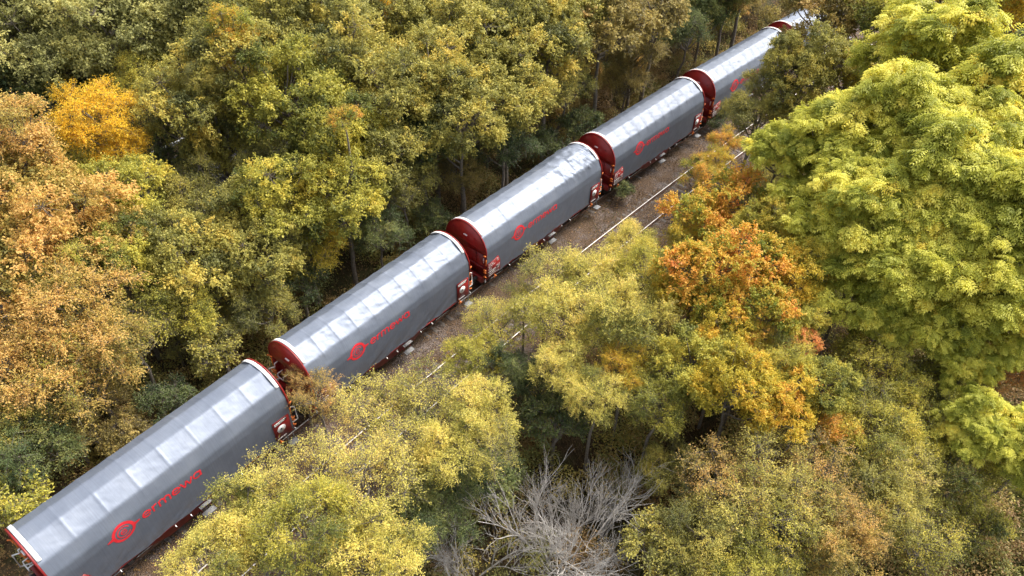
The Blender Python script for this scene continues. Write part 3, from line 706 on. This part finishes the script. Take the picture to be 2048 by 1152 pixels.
T = [
 # far side of the train, left edge: tan and orange
 (50,285,10,1.6,'spire','tan'),(40,400,8,2.8,'broad','tan'),(150,470,7,2.7,'broad','tan'),(20,560,6.5,2.8,'broad','tan'),(110,560,6.5,1.8,'fine','lime'),
 (150,630,5.5,2.6,'fine','tan'),(50,740,4.5,2.6,'fine','tan'),(210,760,4,2.4,'fine','tan'),(120,740,4.8,1.5,'airy','lime'),(300,700,4,1.7,'airy','lime'),
 (235,520,6,2.0,'broad','lime'),(250,390,6.5,2.2,'broad','lime'),
 (195,250,8.5,2.1,'fine','gold'),(240,310,7.0,1.5,'fine','gold'),(140,330,7,1.6,'fine','lime'),(300,170,8,1.8,'fine','lime'),
 # far side centre: olive and yellowing
 (385,230,8,2.5,'broad','olive'),(470,140,9.5,3.0,'broad','olive'),(590,190,9,3.0,'broad','lime'),(560,60,10,3.0,'broad','olive'),
 (690,130,9,3.0,'broad','olive'),(790,200,8,2.7,'broad','olive'),(690,290,7.5,2.6,'broad','lime'),(800,330,6,2.4,'broad','olive'),
 (560,330,6,1.9,'fine','olive'),(610,420,6,2.5,'broad','lime'),(720,420,5.5,2.4,'broad','lime'),(500,440,5,2.3,'broad','olive'),
 (390,400,5,2.0,'fine','olive'),(360,500,5,2.2,'broad','olive'),(450,570,4.2,2.4,'broad','olive'),(560,540,4.2,2.2,'broad','olive'),
 (650,520,3.2,1.8,'fine','amber'),(370,620,3.6,1.9,'fine','lime'),(530,620,2.5,1.6,'fine','olive'),(600,560,2.0,1.4,'bush','dark'),
 (440,690,2.0,1.5,'bush','olive'),(760,470,2.8,1.5,'fine','dark'),(840,390,4.0,1.8,'fine','olive'),
 (470,80,11.5,1.2,'spire','orange'),(740,22,10,1.5,'fine','gold'),(690,240,10,.8,'bush','orange'),(410,160,10,1.0,'fine','olive'),(440,300,5.5,2.2,'broad','olive'),(530,255,6.5,1.8,'fine','olive'),
 # far side, top centre
 (880,60,9,3.0,'broad','olive'),(900,190,8,2.8,'broad','olive'),(980,110,8,3.0,'big','olive'),(960,270,6.5,2.6,'broad','olive'),
 (1060,40,9,3.0,'broad','olive'),(1050,200,7,2.8,'broad','olive'),(1130,110,8,2.8,'broad','olive'),(1040,300,4.5,2.0,'fine','dark'),
 (880,300,5.5,2.2,'broad','dark'),(920,350,2.6,1.5,'fine','brown'),(1150,180,5,2.2,'fine','olive'),(1240,60,8,3.0,'big','brown'),(1340,40,7.5,2.8,'big','brown'),
 (1180,20,9,3,'broad','olive'),(1300,110,4.5,2.2,'fine','brown'),(1160,250,2.2,1.5,'bush','dark'),(1250,170,2.5,1.6,'fine','brown'),(1400,70,4.5,2.0,'fine','dark'),
 (1440,20,5,2.5,'broad','dark'),(1490,-10,6,2.4,'broad','brown'),(1530,-60,8,3,'broad','olive'),(1100,290,1.8,1.3,'bush','dark'),(860,440,1.5,1.2,'bush','dark'),(700,75,10,1.3,'fine','olive'),
 # upper left, far back
 (30,40,9,3.8,'broad','slate'),(150,30,9,3.6,'broad','slate'),(110,130,8,3.2,'broad','slate'),(250,90,9,3.4,'broad','slate'),(370,50,10,3.4,'broad','slate'),
 (40,190,6,3.0,'broad','dark'),(300,-20,11,4,'broad','slate'),(470,-10,11,3.6,'broad','slate'),(640,-10,11,3.4,'broad','slate'),(60,-60,12,4,'broad','slate'),
 (180,180,5,2.4,'broad','dark'),(800,50,9,3.0,'broad','olive'),(330,300,4,1.8,'bush','dark'),
 # lower left, shade beside the nearest wagon
 (30,870,3.0,2.0,'fine','olive'),(70,960,2.6,2.0,'fine','dark'),(20,1010,2.4,1.6,'bush','lime'),(150,880,1.4,1.2,'bush','brown'),(250,870,1.0,1.1,'bush','brown'),(330,800,1.3,1.2,'bush','dark'),
 # near side, right: yellow-green ashes
 (1880,110,12.5,3.0,'ash','ash'),(2010,200,12,3.2,'ash','ash'),(1790,230,11.5,2.7,'ash','ash'),(1650,290,10,2.0,'ash','ash'),(1560,300,9.5,1.4,'ash','ash'),
 (1900,350,11,2.7,'ash','ash'),(1730,420,9.5,2.2,'ash','ash'),(2040,410,11,2.5,'ash','ash'),(1860,520,8.5,2.3,'ash','ash'),(1700,560,7,1.9,'ash','ash'),
 (1980,580,8.5,2.1,'ash','ash'),(1620,410,8,1.6,'ash','ash'),(1880,660,6.5,1.6,'ash','ash'),(1770,640,6,1.3,'ash','ash'),(1960,850,5,1.5,'ash','ash'),(2045,900,4.8,1.6,'ash','ash'),(2040,660,7,1.6,'ash','ash'),
 (1660,480,8,1.7,'ash','ash'),(1770,520,8.2,1.9,'ash','ash'),(1800,600,7,1.6,'ash','ash'),(1940,450,10,2.0,'ash','ash'),(1950,280,11.5,2.2,'ash','ash'),(1710,340,9.8,1.9,'ash','ash'),(1820,420,9.8,2.0,'ash','ash'),(1930,720,5.8,1.2,'ash','ash'),
 # near side, top right: olive, hides the fifth wagon
 (1575,120,9,1.6,'broad','olive'),(1650,130,9,2.3,'broad','olive'),(1510,240,6,1.7,'fine','olive'),(1590,210,7,2.0,'broad','olive'),(1475,225,4.5,1.2,'fine','olive'),(1530,170,7,1.3,'fine','olive'),
 (1650,30,10,2.7,'broad','brown'),(1760,20,11,2.5,'broad','lime'),(1900,-20,12,2.6,'broad','amber'),(2030,10,12,2.6,'broad','amber'),(1700,150,8,2,'broad','lime'),
 # near side, orange trees
 (1400,350,6,1.0,'fine','orange'),(1432,325,5.6,.9,'fine','amber'),(1450,285,6,.9,'fine','orange'),(1395,440,6.5,1.6,'big','orange'),(1480,400,7,1.7,'big','orange'),(1400,550,7.5,1.75,'big','orange'),(1480,520,8,1.6,'big','orange'),
 (1430,620,6.5,1.4,'big','orange'),(1370,480,6,1.0,'fine','amber'),(1350,590,6.6,1.1,'broad','amber'),(1590,640,6.3,1.2,'broad','lime'),(1450,680,6.3,1.2,'broad','amber'),(1540,530,7.4,1.2,'broad','amber'),(1620,520,7.3,1.3,'broad','lime'),(1510,450,7.2,1.1,'broad','lime'),(1560,470,7,1.5,'broad','lime'),(1590,560,7,1.5,'broad','amber'),(1605,690,6.2,.7,'big','rust'),(1530,620,7,1.4,'big','orange'),(1540,370,6,1.4,'fine','olive'),(1500,690,6,1.1,'fine','orange'),
 # near side, middle: pale and olive saplings over the second track
 (1095,548,4.8,1.5,'airy','straw'),(1185,560,5.2,1.7,'fine','straw'),(1262,500,5.2,1.3,'fine','straw'),(980,640,4.2,1.1,'airy','straw'),(800,800,3.6,1.2,'airy','straw'),(1120,640,5.4,1.8,'fine','straw'),(1220,630,5.8,1.9,'fine','straw'),
 (1290,550,6,1.5,'fine','lime'),(990,660,4.4,1.4,'airy','lime'),(950,720,4,1.3,'fine','lime'),(1050,600,3.6,1.1,'airy','lime'),(1020,740,4,1.1,'fine','dark'),(1110,845,2.6,1.4,'bush','dark'),(1190,800,4.8,1.2,'fine','straw'),(1120,740,5,1.2,'fine','straw'),
 (1300,650,6,1.5,'fine','straw'),(1080,790,2.6,1.3,'fine','dark'),(1250,740,5,1.2,'fine','amber'),
 # near side, lower left of centre: see-through yellow saplings
 (635,790,2.8,1.15,'airy','tan'),(600,755,3.2,.6,'airy','tan'),(740,830,3.8,1.6,'airy','straw'),(850,820,4.0,1.7,'airy','straw'),(640,950,4.8,1.6,'airy','straw'),(540,980,4.8,1.4,'airy','straw'),(500,1060,5,1.7,'fine','straw'),
 (620,1070,5.5,1.7,'fine','lime'),(740,980,5,1.8,'airy','straw'),(960,820,5,1.4,'fine','straw'),(900,900,5,1.5,'fine','straw'),(990,900,5,1.0,'airy','straw'),(430,1130,5,1.4,'fine','straw'),
 (740,1110,5,1.7,'fine','straw'),(810,920,4.5,1.5,'airy','straw'),(880,1010,2.6,1.7,'fine','dark'),(970,960,2,1.5,'bush','dark'),(820,1050,3,1.3,'fine','dark'),
 # near side, amber in the middle
 (1390,740,6,1.7,'broad','lime'),(1470,770,6.2,1.7,'broad','amber'),(1550,810,5.5,1.5,'broad','amber'),(1640,780,5.5,1.4,'broad','lime'),(1310,810,5,1.3,'fine','lime'),(1660,850,4.8,1.1,'fine','orange'),(1570,730,6,1.1,'fine','lime'),
 # near side, scrub at lower right
 (1760,740,4.8,1.8,'fine','lime'),(1830,850,4,1.8,'fine','lime'),(1740,890,4,1.8,'fine','lime'),(1880,770,4,1.5,'fine','olive'),(2010,740,4.5,1.3,'fine','rust'),(1900,950,3.2,1.6,'fine','lime'),
 (1440,960,4,1.6,'airy','tan'),(1530,930,4.5,1.6,'airy','straw'),(1640,960,4.2,1.6,'airy','tan'),(1760,1010,3.6,1.7,'fine','olive'),(1560,1050,3.6,1.7,'airy','lime'),(1680,1100,3.2,1.7,'fine','tan'),(1480,1010,4.2,1.3,'airy','straw'),(1600,1000,4.4,1.3,'airy','straw'),(1700,1040,3.9,1.2,'airy','tan'),(1800,940,4.4,1.2,'airy','straw'),(1750,830,5,1.3,'airy','lime'),
 (1400,1080,3,1.6,'fine','olive'),(1310,1110,2.6,1.4,'bush','olive'),(1500,1140,3,1.5,'fine','lime'),(1850,1080,2.6,1.6,'airy','lime'),(1330,940,2.6,1.2,'fine','olive'),(1960,1060,1.5,1.1,'bush','lime'),
 # small things beside the train
 (1243,380,.6,.75,'bush','dark'),(1432,238,.8,1.0,'bush','dark'),(1080,520,.3,.45,'bush','slate'),(1290,205,.4,.6,'bush','brown'),
]
for t in T: tree(*t)

# bare shrub and bare boughs --------------------------------------------------
def bare(seed, stems, length, depth, spread, up=.6):
    r = np.random.default_rng(seed); tb = Tubes()
    def grow(p, d, L, rad, lev):
        n = 5; pts = [p]; q = p.copy(); dd = d.copy()
        for i in range(n):
            dd = unit(dd+r.normal(0, .13, 3)+np.array([0, 0, .03])); q = q+dd*L/n; pts.append(q.copy())
        tb.add(pts, np.linspace(rad, rad*.45, n+1), 5 if lev < 2 else 3)
        if lev >= depth: return
        for c in range(r.integers(4, 8)):
            f = r.uniform(.3, 1.0); k = min(n, int(f*n)); b = pts[k]
            grow(b, unit(dd+r.normal(0, spread, 3)+np.array([0, 0, up*.4])), L*r.uniform(.5, .75), max(.005, rad*.5), lev+1)
    for s_ in range(stems):
        a = r.random()*6.28; grow(np.array([r.normal(0, .2), r.normal(0, .2), -.2]), unit(np.array([math.cos(a)*.75, math.sin(a)*.75, up])), length*r.uniform(.7, 1.1), .05, 0)
    return tb.mesh('branches', G['bark_pale'])
BARE = [bare(5, 9, 3.6, 3, .38, .9), bare(8, 6, 2.8, 3, .45, .7)]
for px, py, z, sc, v, lab in ((1110, 1080, .8, 1.1, 0, 'leafless grey shrub with dense fine twigs at the bottom centre'), (950, 1130, 1.0, 1.0, 1, 'smaller leafless grey shrub left of the large bare one'),
                              (1500, 1050, 2.0, .8, 1, 'bare pale branches rising from the brown scrub at lower right'), (1200, 1050, .8, 1.0, 1, 'bare twiggy shrub right of the large one by the dark hollow')):
    P = at(px, py, z); g0 = float(ground_h(P[0], P[1]))
    e = empty('bare_shrub', (P[0], P[1], g0), random.random()*6); e.scale = (sc,)*3; tag(e, lab, 'shrub', 'leafless shrubs')
    o = bpy.data.objects.new('branches', BARE[v]); o['kind'] = 'stuff'; link(o, e)

# forest further back: fills the ground behind the trees above
occ = [(t[7][0], t[7][1], t[4]) for t in TREES]
r_ = np.random.default_rng(3); back = []
for gx in np.arange(-78, 60, 5.2):
    for gy in np.arange(-6, 128, 5.2):
        x = gx+r_.normal(0, .9); y = gy+r_.normal(0, .9); u = float(lateral(x, y))
        if -6.5 < u < 11 or -27 < u < -16: continue
        if u > 11 and y < 34+.25*u: continue
        if any((x-a)**2+(y-b)**2 < (c+1.6)**2 for a, b, c in occ): continue
        px, py = proj((x, y, 7)); 
        if not (-160 < px < 2210 and -170 < py < 1250): continue
        if py > 250 and u < 0: continue
        back.append((x, y, px, py))
for x, y, px, py in back:
    u = float(lateral(x, y)); pal = ('slate' if px < 650 else 'olive' if px < 1150 else 'brown' if px < 1500 else 'lime') if r_.random() < .75 else 'dark'
    r0 = r_.uniform(2.6, 3.4); z = r_.uniform(6, 8)
    P = np.array([x, y, z]); q = proj(P); tree(q[0], q[1], z, r0, 'broad', pal)

occ = [(t[7][0], t[7][1], t[4]) for t in TREES]
for gx in np.arange(-45, 0, 3.0):
    for gy in np.arange(-4, 80, 3.0):
        x = gx+r_.normal(0, .5); y = gy+r_.normal(0, .5); u = float(lateral(x, y))
        if not (-32 < u < -7.6): continue
        if any((x-a)**2+(y-b)**2 < (c*.62+1.0)**2 for a, b, c in occ): continue
        z = r_.uniform(3.2, 4.8); r0 = r_.uniform(1.5, 2.1); q = proj((x, y, z))
        if not (-100 < q[0] < 2100 and -60 < q[1] < 1200): continue
        tree(q[0], q[1], z, r0, 'fine', r_.choice(['olive', 'olive', 'lime', 'brown', 'dark'])); occ.append((x, y, r0))

for s_ in np.arange(2, 74, 2.1):       # low growth along the far verge
    x, y = cv(s_, -6.6-abs(r_.normal(0, .9))); z = r_.uniform(1.1, 2.2); r0 = r_.uniform(.9, 1.35); q = proj((x, y, z))
    tree(q[0], q[1], z, r0, r_.choice(['bush', 'fine']), r_.choice(['brown', 'olive', 'brown', 'tan', 'dark']))

# labels: colour, kind and where it stands, made unique by comparing the trees with one another
SZ = lambda r: 'large' if r > 2.7 else 'medium' if r > 1.7 else 'small'
ORD = ['first', 'second', 'third', 'fourth', 'fifth', 'farthest']
labs = {}
for rec in TREES:
    root, px, py, z, r, fam, pal, P = rec; u = float(lateral(P[0], P[1])); k = int(np.clip(round((P[1]-5.25)/LW), 0, 5))
    d = abs(u)-(1.5 if u < 0 else 6)
    if px < 0 or px > 2048 or py < -80 or py > 1200: where = 'at the picture edge'
    row = ('near the rails' if d < 4 else 'one row back' if d < 9 else 'two rows back' if d < 15 else 'deep in woodland')
    side = 'behind' if u < 0 else 'before'
    lab = f"{SZ(r)} {LEAF[pal][1]} {KIND[fam][1]} {row} {side} {ORD[k]} wagon"
    labs.setdefault(lab, []).append(rec)
for lab, rs in labs.items():
    rs.sort(key=lambda q: q[1]); n = len(rs)
    for i, q in enumerate(rs):
        w_ = '' if n == 1 else (', the left one' if i == 0 else ', the right one') if n == 2 else (', leftmost' if i == 0 else ', rightmost' if i == n-1 else ', '+('first second third fourth fifth sixth seventh eighth ninth tenth'.split()[min(i, 9)])+' from left')
        root = q[0]; full = lab+w_
        tag(root, full, KIND[q[5]][2], {'tree': 'autumn trees along the railway', 'sapling': 'saplings along the railway', 'bush': 'bushes along the railway'}[KIND[q[5]][2]])

# ------------------------------------------------------------------ undergrowth: brambles and seedlings that read as one mass
G['under'] = leafmat('leaf_undergrowth', S((.16,.10,.05), (.32,.20,.08), (.36,.25,.09), (.20,.22,.07), (.40,.34,.08), (.52,.38,.10)), .3)
def undergrowth(name, spots, per, label):
    r = np.random.default_rng(91); Ps, Ds, Ns, Ts = [], [], [], []
    for x, y, rad, hgt in spots:
        g0 = float(ground_h(x, y)); n = int(per*(rad/1.0)**2); nb = 7
        bc = r.normal(0, .42, (nb, 3))*[rad, rad, 0]; bc[:, 2] = hgt*r.uniform(.25, .75, nb); br = rad*r.uniform(.3, .6, nb)
        k = r.integers(0, nb, n); d = unit(r.normal(0, 1, (n, 3))+[0, 0, .5]); q = bc[k]+d*(br[k]*r.uniform(.6, 1.15, n))[:, None]
        q[:, 2] = np.maximum(q[:, 2], .03)
        Ps.append(q+[x, y, g0]); Ds.append(unit(d*.5+r.normal(0, .7, (n, 3)))); Ns.append(unit(r.normal(0, .5, (n, 3))+[0, 0, 1]))
        Ts.append(np.clip(r.uniform(.1, .85)+r.normal(0, .08, nb)[k]+r.normal(0, .07, n), 0, 1))
    P = np.concatenate(Ps); n = len(P); l = r.uniform(.07, .14, n)
    V, F = leaf_quads(P, np.concatenate(Ds), np.concatenate(Ns), l, l*.6)
    return stuff(name, V, [F], G['under'], np.repeat(np.concatenate(Ts), 4), label, 'undergrowth')
ru = np.random.default_rng(17); spots = []
for q in range(520):
    s_ = ru.uniform(-6, 84)
    if ru.random() < .62: u = -3.6-ru.exponential(3.2); rad = ru.uniform(.45, .9) if u > -5.2 else ru.uniform(.8, 1.6)
    else: u = 7.6+ru.exponential(5.0); rad = ru.uniform(.8, 1.6)
    if u < -15.5 or u > 28: continue
    X, Y = cv(s_, u); spots.append((float(X), float(Y), rad, rad*(1.0 if u > -5.2 and u < 0 else 1.5)))
for q in range(210):
    P = at(ru.uniform(1250, 2090), ru.uniform(560, 1180), 0); rad = ru.uniform(.7, 1.4); spots.append((P[0], P[1], rad, rad*1.5))
for q in range(230):
    s_ = ru.uniform(0, 80); X, Y = cv(s_, ru.uniform(-6.5, -3.0)); rad = ru.uniform(.35, .8); spots.append((float(X), float(Y), rad, rad*.9))
undergrowth('undergrowth', spots, 620, 'tangled brambles and seedlings under the trees on both sides')

# ------------------------------------------------------------------ ground cover
def scatter_pts(n, u0, u1, s0, s1, bias=None):
    u = rng.uniform(u0, u1, n); s = rng.uniform(s0, s1, n)
    if bias is not None:
        k = rng.random(n) < bias(u, s); u, s = u[k], s[k]
    X, Y = cv(s, u); return X, Y, u
def gz(X, Y, u): return np.where((u > -2.8) & (u < 7.1), np.maximum(ball_h(X, Y), ground_h(X, Y)), ground_h(X, Y))
def patch(X, Y, sc=.25, k=0): return fbm(np.stack([X*sc, Y*sc, X*0+k], -1), 3)
def blades(name, n, u0, u1, s0, s1, h, wd, m, dens, label):
    X, Y, u = scatter_pts(n, u0, u1, s0, s1, dens); n = len(X); Z = gz(X, Y, u)
    a = rng.random(n)*6.28; hh = h*rng.uniform(.4, 1.3, n); le = rng.normal(0, .45, (n, 2))*hh[:, None]
    b = np.stack([X, Y, Z-.02], -1); sx = np.stack([np.cos(a), np.sin(a), 0*a], -1)*wd*rng.uniform(.6, 1.4, (n, 1))
    mid = b+np.stack([le[:, 0]*.35, le[:, 1]*.35, hh*.6], -1); tip = b+np.stack([le[:, 0], le[:, 1], hh], -1)
    V = np.stack([b-sx, b+sx, mid+sx*.7, tip, mid-sx*.7], 1).reshape(-1, 3); F = np.arange(n*5).reshape(n, 5)
    t = np.clip(.4+.35*patch(X, Y, .35)+rng.normal(0, .14, n), 0, 1)
    return stuff(name, V, [F], G[m], np.repeat(t, 5), label, 'plants')
blades('weeds', 90000, -7.5, 8.5, -6, 84, .20, .014, 'weed', lambda u, s: np.clip(.55+.9*patch(u, s, .5, 4)-np.where((u > 3.1) & (u < 5.6), .45, 0)-np.where(abs(u) < 1.3, .6, 0), .02, 1), 'dry brown weeds and grass along the tracks')
blades('grass', 90000, 8.5, 36, -4, 40, .55, .018, 'weed', lambda u, s: np.clip(.5+.8*patch(u, s, .3, 8), .05, 1), 'rough grass on the ground right of the railway')
def litter(name, n, u0, u1, s0, s1, dens):
    X, Y, u = scatter_pts(n, u0, u1, s0, s1, dens); n = len(X); Z = gz(X, Y, u)+.02
    D = unit(np.concatenate([rng.normal(0, 1, (n, 2)), rng.normal(0, .25, (n, 1))], 1)); Nn = unit(rng.normal(0, .35, (n, 3))+[0, 0, 1])
    l = rng.uniform(.06, .13, n); V, F = leaf_quads(np.stack([X, Y, Z], -1), D, Nn, l, l*.6, .2, 0)
    return stuff(name, V, [F], G['litter'], np.repeat(np.clip(rng.normal(.45, .25, n), 0, 1), 4), 'fallen autumn leaves covering the ground by the tracks', 'leaves')
litter('fallen_leaves', 60000, -12, 10, -6, 84, lambda u, s: np.clip(.5+.7*patch(u, s, .4, 11)+np.where(u < -2, .3, -.15), .03, 1))
def stones(name, n):
    X, Y, u = scatter_pts(n, -2.3, 6.4, -4, 82, lambda u, s: np.clip(.35+.5*patch(u, s, .5, 2)+np.where(u > 2.7, .5, 0), 0, 1)); n = len(X); Z = gz(X, Y, u)
    base = unit(np.array([[1, 1, 1], [1, -1, -1], [-1, 1, -1], [-1, -1, 1]], float)); V = base[None]+rng.normal(0, .3, (n, 4, 3)); sz = rng.uniform(.028, .055, n)[:, None, None]
    V = V*sz*np.array([1, 1, .7])+np.stack([X, Y, Z+.01], -1)[:, None]
    i = np.arange(n)[:, None, None]*4; F = (i+np.array([[0, 1, 2], [0, 3, 1], [0, 2, 3], [1, 3, 2]])[None]).reshape(-1, 3)
    return stuff(name, V.reshape(-1, 3), [F], G['stone'], np.repeat(np.clip(rng.normal(.45, .25, n), 0, 1), 4), 'loose ballast stones between the rails', 'stones')
stones('ballast_stones', 36000)

def tussocks(name, n, label):
    r = np.random.default_rng(44); V = []; T = []
    for q in range(n):
        P = at(r.uniform(1830, 2080), r.uniform(960, 1170), 0); g0 = float(ground_h(P[0], P[1])); m = 130; a = r.random(m)*6.28; L = r.uniform(.5, 1.15, m); o = r.uniform(.25, .8, m)*L
        b = np.stack([P[0]+.1*np.cos(a), P[1]+.1*np.sin(a), a*0+g0-.05], -1); sx = np.stack([-np.sin(a), np.cos(a), a*0], -1)*.013
        mid = b+np.stack([np.cos(a)*o*.4, np.sin(a)*o*.4, L*.6], -1); tip = b+np.stack([np.cos(a)*o, np.sin(a)*o, L*.65], -1)
        V.append(np.stack([b-sx, b+sx, mid+sx*.7, tip, mid-sx*.7], 1).reshape(-1, 3)); T.append(np.repeat(np.clip(r.uniform(.2, .7)+r.normal(0, .12, m), 0, 1), 5))
    V = np.concatenate(V); return stuff(name, V, [np.arange(len(V)).reshape(-1, 5)], G['dry_grass'], np.concatenate(T), label, 'grass')
G['dry_grass'] = leafmat('dry_grass', S((.20,.22,.06), (.32,.32,.10), (.48,.42,.20), (.60,.52,.30), (.40,.38,.10)), .3)
tussocks('grass_tussocks', 130, 'pale and green grass tussocks in the bottom right corner')
